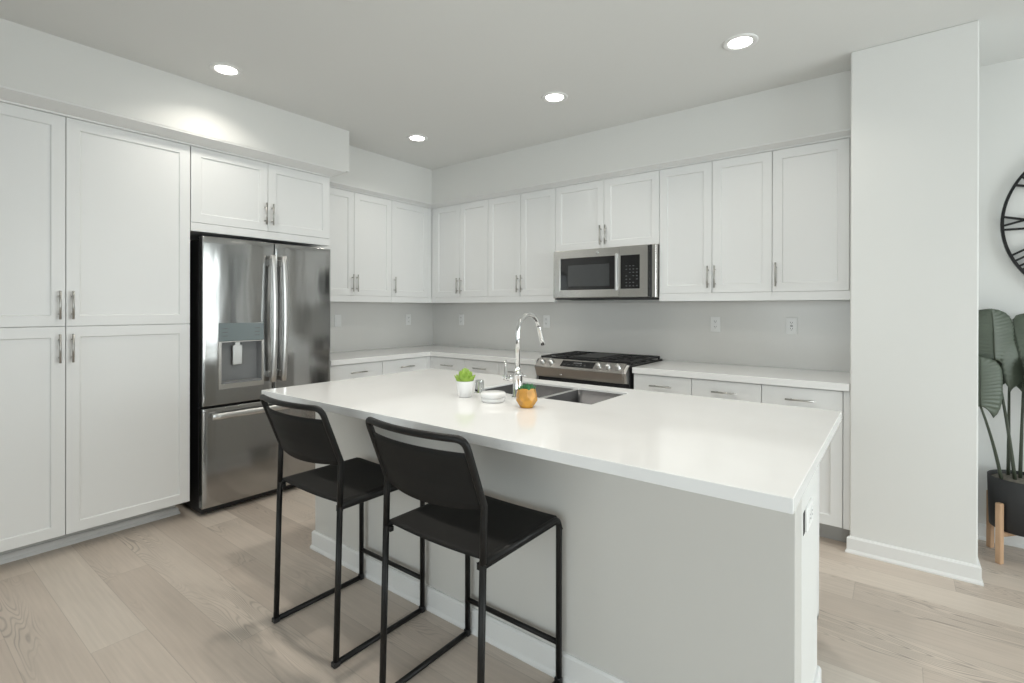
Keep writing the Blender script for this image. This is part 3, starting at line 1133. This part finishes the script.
for x0, x1 in ((SK[0] + 0.003, 2.822), (2.848, SK[1] - 0.003)):
    bm = BM()
    cx, cy = bowl(bm, x0, x1, SK[2] + 0.003, SK[3] - 0.003, 0.69, 0.905, 0.022)
    b = build('bowl', bm, SINKM, t)
    sm = b.modifiers.new('sol', 'SOLIDIFY'); sm.thickness = 0.0015; sm.offset = 0
    bm = BM()
    lathe(bm, (cx, cy, 0.686), [(0.001, -0.004), (0.036, -0.004), (0.040, 0.003), (0.030, 0.004), (0.028, 0.0015), (0.001, 0.0012)], 24)
    build('drain', bm, CHROME, b)

build('divider', box(BM(), 2.8215, 2.8485, SK[2] + 0.004, SK[3] - 0.004, 0.70, 0.907, 0.006, 3), HSTEEL, t)

FXc, FYc, ZI = 2.764, -2.083, 0.9146
t = root('kitchen_faucet', (FXc, FYc, ZI), 'tall chrome gooseneck pull-down faucet at the sink', 'faucet')
bm = BM()
lathe(bm, (FXc, FYc, ZI), [(0.028, 0), (0.028, 0.004), (0.0225, 0.008), (0.0225, 0.100), (0.0235, 0.102), (0.0235, 0.106), (0.015, 0.112), (0.0115, 0.135), (0.001, 0.136)], 28)
build('base', bm, CHROME, t)
bm = BM()
pts = [(FXc, FYc, ZI + 0.12), (FXc, FYc, 1.205)]
R = 0.088
for i in range(1, 17):
    a = PI * 0.90 * i / 16
    pts.append((FXc, FYc + R - R * math.cos(a), 1.205 + R * math.sin(a) * 1.04))
tube(bm, pts, 0.0106, 16)
build('spout', bm, CHROME, t)
e = Vector(pts[-1])
dirv = (Vector(pts[-1]) - Vector(pts[-2])).normalized()
bm = BM()
tube(bm, [e - dirv * 0.004, e, e + dirv * 0.02, e + dirv * 0.065, e + dirv * 0.092, e + dirv * 0.096], [0.0105, 0.0115, 0.012, 0.0128, 0.014, 0.011], 18)
build('spray_head', bm, CHROME, t)
bm = BM()
tube(bm, [(FXc - 0.018, FYc, 1.000), (FXc - 0.058, FYc, 1.000), (FXc - 0.060, FYc, 1.000)], [0.0145, 0.0145, 0.010], 16)
tube(bm, [(FXc - 0.062, FYc, 0.992), (FXc - 0.072, FYc, 1.010), (FXc - 0.072, FYc, 1.018), (FXc - 0.068, FYc - 0.002, 1.082)], [0.011, 0.012, 0.008, 0.0055], 12)
tube(bm, [(FXc - 0.050, FYc, 1.000), (FXc - 0.082, FYc, 1.000)], [0.013, 0.012], 14)
build('lever', bm, CHROME, t)
bm = BM()
tube(bm, [(FXc + 0.016, FYc + 0.004, 1.016), (FXc + 0.048, FYc + 0.006, 1.016)], [0.005, 0.004], 8)
build('side_pin', bm, CHROME, t)

t = root('sink_air_gap', (2.549, -2.106, ZI), 'short chrome air-gap cylinder standing left of the faucet', 'air gap')
bm = BM()
lathe(bm, (2.549, -2.106, ZI), [(0.026, 0), (0.026, 0.004), (0.022, 0.006), (0.0215, 0.058), (0.0195, 0.063), (0.001, 0.064)], 26)
build('cap', bm, CHROME, t)
bm = BM()
box(bm, 2.542, 2.556, -2.130, -2.124, ZI + 0.012, ZI + 0.020)
build('vent_slot', bm, DARK, t)

# ------------------------------------------------------------------ little things on the island
DC = (2.741, -2.232)
t = root('lidded_dish', (*DC, ZI), 'low round white dish with a lid between the two little pots', 'dish')
bm = BM()
lathe(bm, (*DC, ZI), [(0.042, 0), (0.049, 0.001), (0.0525, 0.006), (0.0525, 0.016), (0.049, 0.019), (0.001, 0.019)], 40)
build('dish_base', bm, CERAM, t)
bm = BM()
lathe(bm, (*DC, ZI), [(0.049, 0.0191), (0.0555, 0.022), (0.0555, 0.036), (0.0525, 0.040), (0.001, 0.0405)], 40)
build('dish_lid', bm, CERAM, t)

WC = (2.562, -2.222)
t = root('potted_succulent', (*WC, ZI), 'lime green succulent in a small tapered white pot', 'plant')
bm = BM()
lathe(bm, (*WC, ZI), [(0.028, 0), (0.031, 0.002), (0.0415, 0.072), (0.0415, 0.074), (0.0380, 0.074), (0.036, 0.064), (0.001, 0.064)], 36)
build('pot', bm, CERAM, t)
bm = BM()
random.seed(3)


def fat_leaf(bm, base, direction, ln, wd, curl=0.3):
    d = Vector(direction).normalized()
    upv = Vector((0, 0, 1))
    side = d.cross(upv)
    side = side.normalized() if side.length > 0.05 else Vector((1, 0, 0))
    nr = side.cross(d).normalized()
    rings = []
    for i in range(7):
        s = i / 6
        c = Vector(base) + d * ln * s + nr * (curl * ln * s * s)
        k = wd * (math.sin(PI * (0.18 + 0.80 * s)) ** 0.8)
        rings.append([c + (side * math.cos(2 * PI * j / 8) + nr * 0.45 * math.sin(2 * PI * j / 8)) * k for j in range(8)])
    loft(bm, rings)


for lvl, (n, tilt, ln, zz) in enumerate(((10, 20, 0.050, 0.064), (9, 42, 0.046, 0.072), (8, 60, 0.044, 0.080), (5, 78, 0.042, 0.088))):
    for k in range(n):
        a = 2 * PI * (k + 0.5 * (lvl % 2)) / n + random.uniform(-0.1, 0.1)
        tl = math.radians(tilt + random.uniform(-6, 6))
        fat_leaf(bm, (WC[0] + 0.010 * math.cos(a), WC[1] + 0.010 * math.sin(a), ZI + zz),
                 (math.cos(a) * math.cos(tl), math.sin(a) * math.cos(tl), math.sin(tl)), ln, 0.0185, 0.42)
build('foliage', bm, GREEN1, t)

OC = (2.934, -2.246)
t = root('potted_succulent', (*OC, ZI), 'dark green succulent in a faceted orange pot by the sink', 'plant')
bm = BM()
rings = []
for k, (r, h) in enumerate(((0.028, 0.0), (0.0455, 0.030), (0.0445, 0.050), (0.0355, 0.080), (0.032, 0.080), (0.033, 0.068), (0.001, 0.068))):
    rot_ = PI / 7 if k in (1,) else 0
    rings.append([Vector((OC[0] + r * math.cos(2 * PI * j / 7 + rot_), OC[1] + r * math.sin(2 * PI * j / 7 + rot_), ZI + h)) for j in range(7)])
loft(bm, rings, smooth=False)
bmesh.ops.triangulate(bm, faces=bm.faces)
build('pot', bm, ORANGE, t)
bm = BM()
for k in range(46):
    a = random.uniform(0, 2 * PI)
    r = 0.029 * math.sqrt(random.random())
    tl = math.radians(random.uniform(35, 85))
    fat_leaf(bm, (OC[0] + r * math.cos(a), OC[1] + r * math.sin(a), ZI + 0.070), (math.cos(a) * math.cos(tl), math.sin(a) * math.cos(tl), math.sin(tl)),
             random.uniform(0.018, 0.028), 0.0060, 0.15)
build('foliage', bm, GREEN2, t)

# ------------------------------------------------------------------ bar stools
def make_stool(dx, dy, label):
    xl, xr = 2.076 + dx, 2.512 + dx
    xm = (xl + xr) / 2
    t = root('bar_stool', (xm, -2.64 + dy, 0), label, 'stool', 'black bar stools at the island')
    r = 0.011
    ZS = 0.588

    def post(z):
        # y of the rear post at height z
        if z <= 0.752:
            return -2.862 + dy + 0.020 * z / 0.752
        return -2.842 + dy - 0.081 * (z - 0.752) / 0.208
    yf = -2.438 + dy
    for x in (xl, xr):
        build('leg', tube(BM(), [(x, post(0.012), 0.012), (x, post(ZS), ZS)], r, 12), BLACKM, t)
        pts = fillet([(x, yf, 0.012), (x, yf, ZS), (x, post(ZS), ZS)], 0.042, 7)
        build('leg', tube(BM(), pts, r, 12), BLACKM, t)
        build('floor_runner', tube(BM(), [(x, post(0.0) - 0.008, 0.011), (x, yf + 0.008, 0.011)], 0.0108, 12), BLACKM, t)
        b = BM()
        box(b, x - 0.0125, x + 0.0125, yf - 0.012, yf + 0.008, 0.0, 0.026, 0.003)
        build('foot_cap', b, DARK, t)
        b = BM()
        box(b, x - 0.013, x + 0.013, post(0) - 0.014, post(0) + 0.012, 0.0, 0.020, 0.003)
        build('foot_cap', b, DARK, t)
        sg = 1 if x == xl else -1
        b = BM()
        box(b, x + sg * 0.006, x + sg * 0.022, post(ZS) + 0.000, post(ZS) + 0.016, ZS - 0.022, ZS - 0.004, 0.002)
        build('seat_bracket', b, BLACKM, t)
    build('stretcher', tube(BM(), [(xl, yf, 0.145), (xr, yf, 0.145)], 0.0095, 12), BLACKM, t)
    # back frame: the rear posts carry on, lean back and join in one bowed top rail
    bow = 0.034

    def bowed(x, z):
        s = (x - xm) / ((xr - xl) / 2)
        return post(z) - bow * (1 - s * s)
    pts = [(xl, post(ZS - 0.002), ZS - 0.002), (xl, post(0.70), 0.70), (xl, post(0.752), 0.752), (xl, post(0.84), 0.84), (xl, post(0.962), 0.962)]
    n = 14
    for i in range(1, n):
        x = xl + (xr - xl) * i / n
        pts.append((x, bowed(x, 0.962), 0.962))
    pts += [(xr, post(0.962), 0.962), (xr, post(0.84), 0.84), (xr, post(0.752), 0.752), (xr, post(0.70), 0.70), (xr, post(ZS - 0.002), ZS - 0.002)]
    pp = [Vector(p) for p in pts]
    # round the two top corners
    path = []
    for i, p in enumerate(pp):
        if i in (4, 4 + n):
            a, c = pp[i - 1], pp[i + 1]
            u, v = (a - p).normalized() * 0.034, (c - p).normalized() * 0.034
            if v.length > (c - p).length:
                v = (c - p) * 0.95
            if u.length > (a - p).length:
                u = (a - p) * 0.95
            for k in range(7):
                s = k / 6
                path.append((p + u) * (1 - s) ** 2 + p * 2 * s * (1 - s) + (p + v) * s ** 2)
        else:
            path.append(p)
    build('back_frame', tube(BM(), path, r, 12), BLACKM, t)
    # backrest sling wrapped round the leaning posts
    b = BM()
    rows = []
    zs = [0.742 + (0.918 - 0.742) * i / 10 for i in range(11)]
    for z in zs:
        row = []
        nx = 26
        for i in range(nx + 1):
            s = -1 + 2 * i / nx
            x = xm + s * ((xr - xl) / 2 - 0.002)
            ed = 0.0
            sag = bow * (1 - s * s) * (1.15 if z < 0.83 else 1.0)
            zz = z
            if z == zs[0]:
                zz = z - 0.012 * (1 - s * s)
            row.append(Vector((x, post(z) - sag, zz)))
        rows.append(row)
    loft(b, rows, closed=False, caps=False)
    o = build('backrest', b, SLING, t)
    sm = o.modifiers.new('sol', 'SOLIDIFY'); sm.thickness = 0.005; sm.offset = 0
    # seat sling wrapped over side rails and front bar
    b = BM()
    rows = []
    ny = 20
    for k in range(ny + 1):
        v = k / ny
        y0 = post(ZS) + 0.004
        y = y0 + (yf + 0.011 - y0) * v
        fe = max(0.0, v - 0.90) / 0.10
        row = []
        for i in range(27):
            s = -1 + 2 * i / 26
            x = xm + s * ((xr - xl) / 2 + 0.0132)
            ed = max(0.0, abs(s) - 0.92) / 0.08
            z = ZS + 0.016 - 0.010 * (1 - s * s) * (1 - v * 0.6) - 0.026 * ed ** 2.2 - 0.030 * fe ** 2.2
            row.append(Vector((x, y - 0.004 * fe, z)))
        rows.append(row)
    loft(b, rows, closed=False, caps=False)
    o = build('seat', b, SLING, t)
    sm = o.modifiers.new('sol', 'SOLIDIFY'); sm.thickness = 0.006; sm.offset = -1
    return t


make_stool(0.0, 0.0, 'black metal bar stool with sling seat, farther one nearest the refrigerator')
make_stool(0.700, 0.004, 'black metal bar stool with sling seat, nearer one at the middle of the island')

# ------------------------------------------------------------------ recessed ceiling lights
def downlight(x, y, label, power=LAMP_POWER):
    t = root('recessed_light', (x, y, H), label, 'ceiling light', 'recessed ceiling lights')
    bm = BM()
    lathe(bm, (x, y, H), [(0.056, -0.0008), (0.062, -0.006), (0.080, -0.007), (0.087, -0.003), (0.087, -0.0003)], 40)
    for f in list(bm.faces):
        if len(f.verts) > 8:
            bm.faces.remove(f)
    build('trim_ring', bm, TRIM, t)
    bm = BM()
    lathe(bm, (x, y, H), [(0.001, -0.0040), (0.057, -0.0036), (0.058, -0.0008), (0.001, -0.0006)], 36)
    build('lens', bm, LENS, t)
    l = bpy.data.lights.new('downlight_lamp', 'AREA')
    l.shape = 'DISK'
    l.size = 0.11
    l.energy = power
    l.color = (1.0, 0.95, 0.86)
    l.spread = math.radians(132)
    o = bpy.data.objects.new('downlight_lamp', l)
    COL.objects.link(o)
    o.parent = t
    o.location = (0, 0, -0.012)
    return t


downlight(1.020, -2.620, 'glowing recessed ceiling light nearest the pantry soffit')
downlight(1.015, -1.140, 'glowing recessed ceiling light nearest the inside corner')
downlight(2.350, -1.132, 'glowing recessed ceiling light above the range side, middle of the far row')
downlight(3.500, -1.125, 'glowing recessed ceiling light nearest the wing wall')
downlight(2.250, -2.620, 'added unseen recessed ceiling light directly above the two black stools', LAMP_POWER_ADDED)  # this light and the next are out of view, added to brighten the worktop
downlight(3.500, -2.620, 'added unseen recessed ceiling light directly above the near right end of the island', LAMP_POWER_ADDED)

# ------------------------------------------------------------------ wall clock
CX, CZ, CRO, CRI = 5.103, 1.803, 0.482, 0.285
t = root('wall_clock', (CX, 0, CZ), 'large round black openwork wall clock with Roman numerals', 'clock')


def flat_ring(bm, r0, r1, d0, d1, seg=96):
    rings = []
    for r, d in ((r0, d0), (r1, d0), (r1, d1), (r0, d1), (r0, d0)):
        rings.append([Vector((CX + r * math.sin(2 * PI * j / seg), -d, CZ + r * math.cos(2 * PI * j / seg))) for j in range(seg)])
    vr = [[bm.verts.new(p) for p in r] for r in rings[:4]]
    vr.append(vr[0])
    for a, b in zip(vr, vr[1:]):
        for i in range(seg):
            j = (i + 1) % seg
            bm.faces.new((a[i], a[j], b[j], b[i]))


bm = BM()
flat_ring(bm, CRO - 0.014, CRO, 0.012, 0.032)
build('outer_ring', bm, BLACKM, t)
bm = BM()
flat_ring(bm, CRI - 0.010, CRI, 0.014, 0.030)
build('inner_ring', bm, BLACKM, t)


def polar_bar(bm, th, u0, r0, u1, r1, wd=0.011, d0=0.016, d1=0.028):
    er = Vector((math.sin(th), 0, math.cos(th)))
    et = Vector((math.cos(th), 0, -math.sin(th)))
    c = Vector((CX, 0, CZ))
    p, q = c + er * r0 + et * u0, c + er * r1 + et * u1
    d = (q - p).normalized()
    s = Vector((d.z, 0, -d.x)) * wd / 2
    loft(bm, [[Vector((v.x, -dd, v.z)) for v in (p + s, q + s, q - s, p - s)] for dd in (d0, d1)], smooth=False)


NUM = ['XII', 'I', 'II', 'III', 'IIII', 'V', 'VI', 'VII', 'VIII', 'IX', 'X', 'XI']
WID = {'I': 0.034, 'V': 0.062, 'X': 0.062}
for k, s in enumerate(NUM):
    if s == 'IIII':
        s = 'IV'
    th = 2 * PI * k / 12
    tot = sum(WID[c] for c in s)
    u = -tot / 2
    bm = BM()
    r0, r1 = CRI - 0.003, CRO - 0.008
    for c in s:
        wdt = WID[c]
        m0 = u + wdt / 2
        hw = wdt * 0.42
        if c == 'I':
            polar_bar(bm, th, m0, r0, m0, r1)
        elif c == 'V':
            polar_bar(bm, th, m0, r0, m0 - hw, r1)
            polar_bar(bm, th, m0, r0, m0 + hw, r1)
        else:
            polar_bar(bm, th, m0 - hw, r0, m0 + hw, r1)
            polar_bar(bm, th, m0 + hw, r0, m0 - hw, r1)
        u += wdt
    build('numeral', bm, BLACKM, t)
bm = BM()
lathe(bm, (CX, -0.001, CZ), [(0.045, 0), (0.045, 0.03), (0.001, 0.03)], 28, axis='y')
build('hub', bm, BLACKM, t)
bm = BM()
polar_bar(bm, math.radians(305), 0, -0.05, 0, 0.20, 0.016, 0.031, 0.035)
build('hour_hand', bm, BLACKM, t)
bm = BM()
polar_bar(bm, math.radians(60), 0, -0.06, 0, 0.27, 0.012, 0.036, 0.040)
build('minute_hand', bm, BLACKM, t)

# ------------------------------------------------------------------ tall plant in a black pot on a wooden stand
KX, KY = 4.690, -0.208
t = root('plant_stand', (KX, KY, 0), 'pale wooden four-legged stand holding the black pot', 'stand')
for k in range(4):
    a = math.radians(45 + 90 * k + 3)
    x, y = KX + 0.156 * math.cos(a), KY + 0.156 * math.sin(a)
    b = BM()
    box(b, -0.013, 0.013, -0.013, 0.013, 0, 0.315, 0.003)
    bmesh.ops.rotate(b, verts=b.verts, cent=(0, 0, 0), matrix=Matrix.Rotation(a, 3, 'Z'))
    bmesh.ops.translate(b, verts=b.verts, vec=(x, y, 0))
    build('leg', b, WOOD, t)
for k in range(2):
    a = math.radians(45 + 90 * k + 3)
    b = BM()
    box(b, -0.150, 0.150, -0.010, 0.010, 0.140 - 0.0 * k, 0.164, 0.002)
    bmesh.ops.rotate(b, verts=b.verts, cent=(0, 0, 0), matrix=Matrix.Rotation(a, 3, 'Z'))
    bmesh.ops.translate(b, verts=b.verts, vec=(KX, KY, 0))
    build('crossbar', b, WOOD, t)

t = root('potted_floor_plant', (KX, KY, 0.165), 'tall broad-leaved plant in a matte black pot beside the wing wall', 'plant')
bm = BM()
lathe(bm, (KX, KY, 0.1645), [(0.126, 0), (0.133, 0.006), (0.1405, 0.27), (0.138, 0.273), (0.134, 0.270), (0.133, 0.245), (0.001, 0.245)], 44)
build('pot', bm, POTB, t)
bm = BM()
lathe(bm, (KX, KY, 0.413), [(0.132, 0.0), (0.118, 0.010), (0.06, 0.016), (0.001, 0.018)], 32)
build('soil', bm, SOIL, t)


def big_leaf(base, ln, wd, lean, yaw, bend=0.25, fold=0.22, ribs=15, seed=0):
    """paddle leaf: base point, length up, half width, lean (deg from vertical), facing yaw."""
    bm = BM()
    nu, nv = 44, 16
    rows = []
    cyw, syw = math.cos(yaw), math.sin(yaw)
    rightv = Vector((cyw, syw, 0))
    outv = Vector((syw, -cyw, 0))
    la = math.radians(lean)
    rnd = random.Random(seed)
    for i in range(nu + 1):
        s = i / nu
        k = wd * (1 - (abs(2 * s - 0.94) / 1.06) ** 4.0) ** 0.55 if abs(2 * s - 0.94) < 1.06 else 0.001
        k = max(k, 0.002)
        ang = la + bend * s
        row = []
        for j in range(nv + 1):
            q = -1 + 2 * j / nv
            wav = 0.004 * math.sin(ribs * 2 * PI * (s - 0.10 * abs(q))) * min(1, abs(q) * 3)
            lobes = -0.02 * abs(q) ** 2 * (1 - s) ** 4 * 3
            c = Vector(base) + Vector((0, 0, 1)) * (ln * s * math.cos(ang * 0.6) + lobes) + outv * (-ln * s * math.sin(ang) * 0.6)
            p = c + rightv * k * q + outv * (-fold * abs(q) * k + wav - 0.02 * q * q * rnd.uniform(0.98, 1.02))
            row.append(p)
        rows.append(row)
    loft(bm, rows, closed=False, caps=False)
    return bm


def rib(base, ln, lean, yaw, bend):
    la = math.radians(lean)
    outv = Vector((math.sin(yaw), -math.cos(yaw), 0))
    pts = []
    for i in range(14):
        s = i / 13 * 0.96
        ang = la + bend * s
        pts.append(Vector(base) + Vector((0, 0, 1)) * ln * s * math.cos(ang * 0.6) + outv * (-ln * s * math.sin(ang) * 0.6 + 0.002))
    return tube(BM(), pts, [0.004 * (1 - i / 16) for i in range(14)], 8)


LEAVES = [
    # base, length, half width, lean, yaw, bend, stem foot
    ((4.572, -0.265, 1.058), 0.272, 0.105, 4, 0.30, 0.12, (4.655, -0.235, 0.42)),
    ((4.510, -0.345, 0.812), 0.262, 0.092, 2, 0.05, 0.05, (4.600, -0.262, 0.42)),
    ((4.640, -0.170, 0.930), 0.235, 0.085, 8, -0.25, 0.30, (4.640, -0.150, 0.42)),
    ((4.690, -0.205, 0.945), 0.330, 0.085, 8, 1.00, 0.25, (4.680, -0.190, 0.42)),
    ((4.780, -0.190, 0.990), 0.330, 0.090, 12, 0.60, 0.30, (4.725, -0.200, 0.42)),
    ((4.820, -0.260, 0.800), 0.300, 0.085, 18, 0.90, 0.30, (4.735, -0.235, 0.42)),
]
for k, (bs, ln, wd, lean, yaw, bend, foot) in enumerate(LEAVES):
    bs, foot = Vector(bs), Vector(foot)
    midp = (bs + foot) / 2 + Vector((0.010 if k < 2 else 0.0, 0, 0.02))
    pts = [foot * (1 - s) ** 2 + midp * 2 * s * (1 - s) + bs * s ** 2 for s in [i / 10 for i in range(11)]]
    st = build('stem', tube(BM(), pts, [0.0085 - 0.0035 * i / 10 for i in range(11)], 10), STEMG, t)
    lf = build('leaf', big_leaf(bs, ln, wd, lean, yaw, bend, seed=k), LEAFD, t)
    sm = lf.modifiers.new('sol', 'SOLIDIFY'); sm.thickness = 0.0012; sm.offset = 0
    build('midrib', rib(bs, ln, lean, yaw, bend), STEMG, lf)
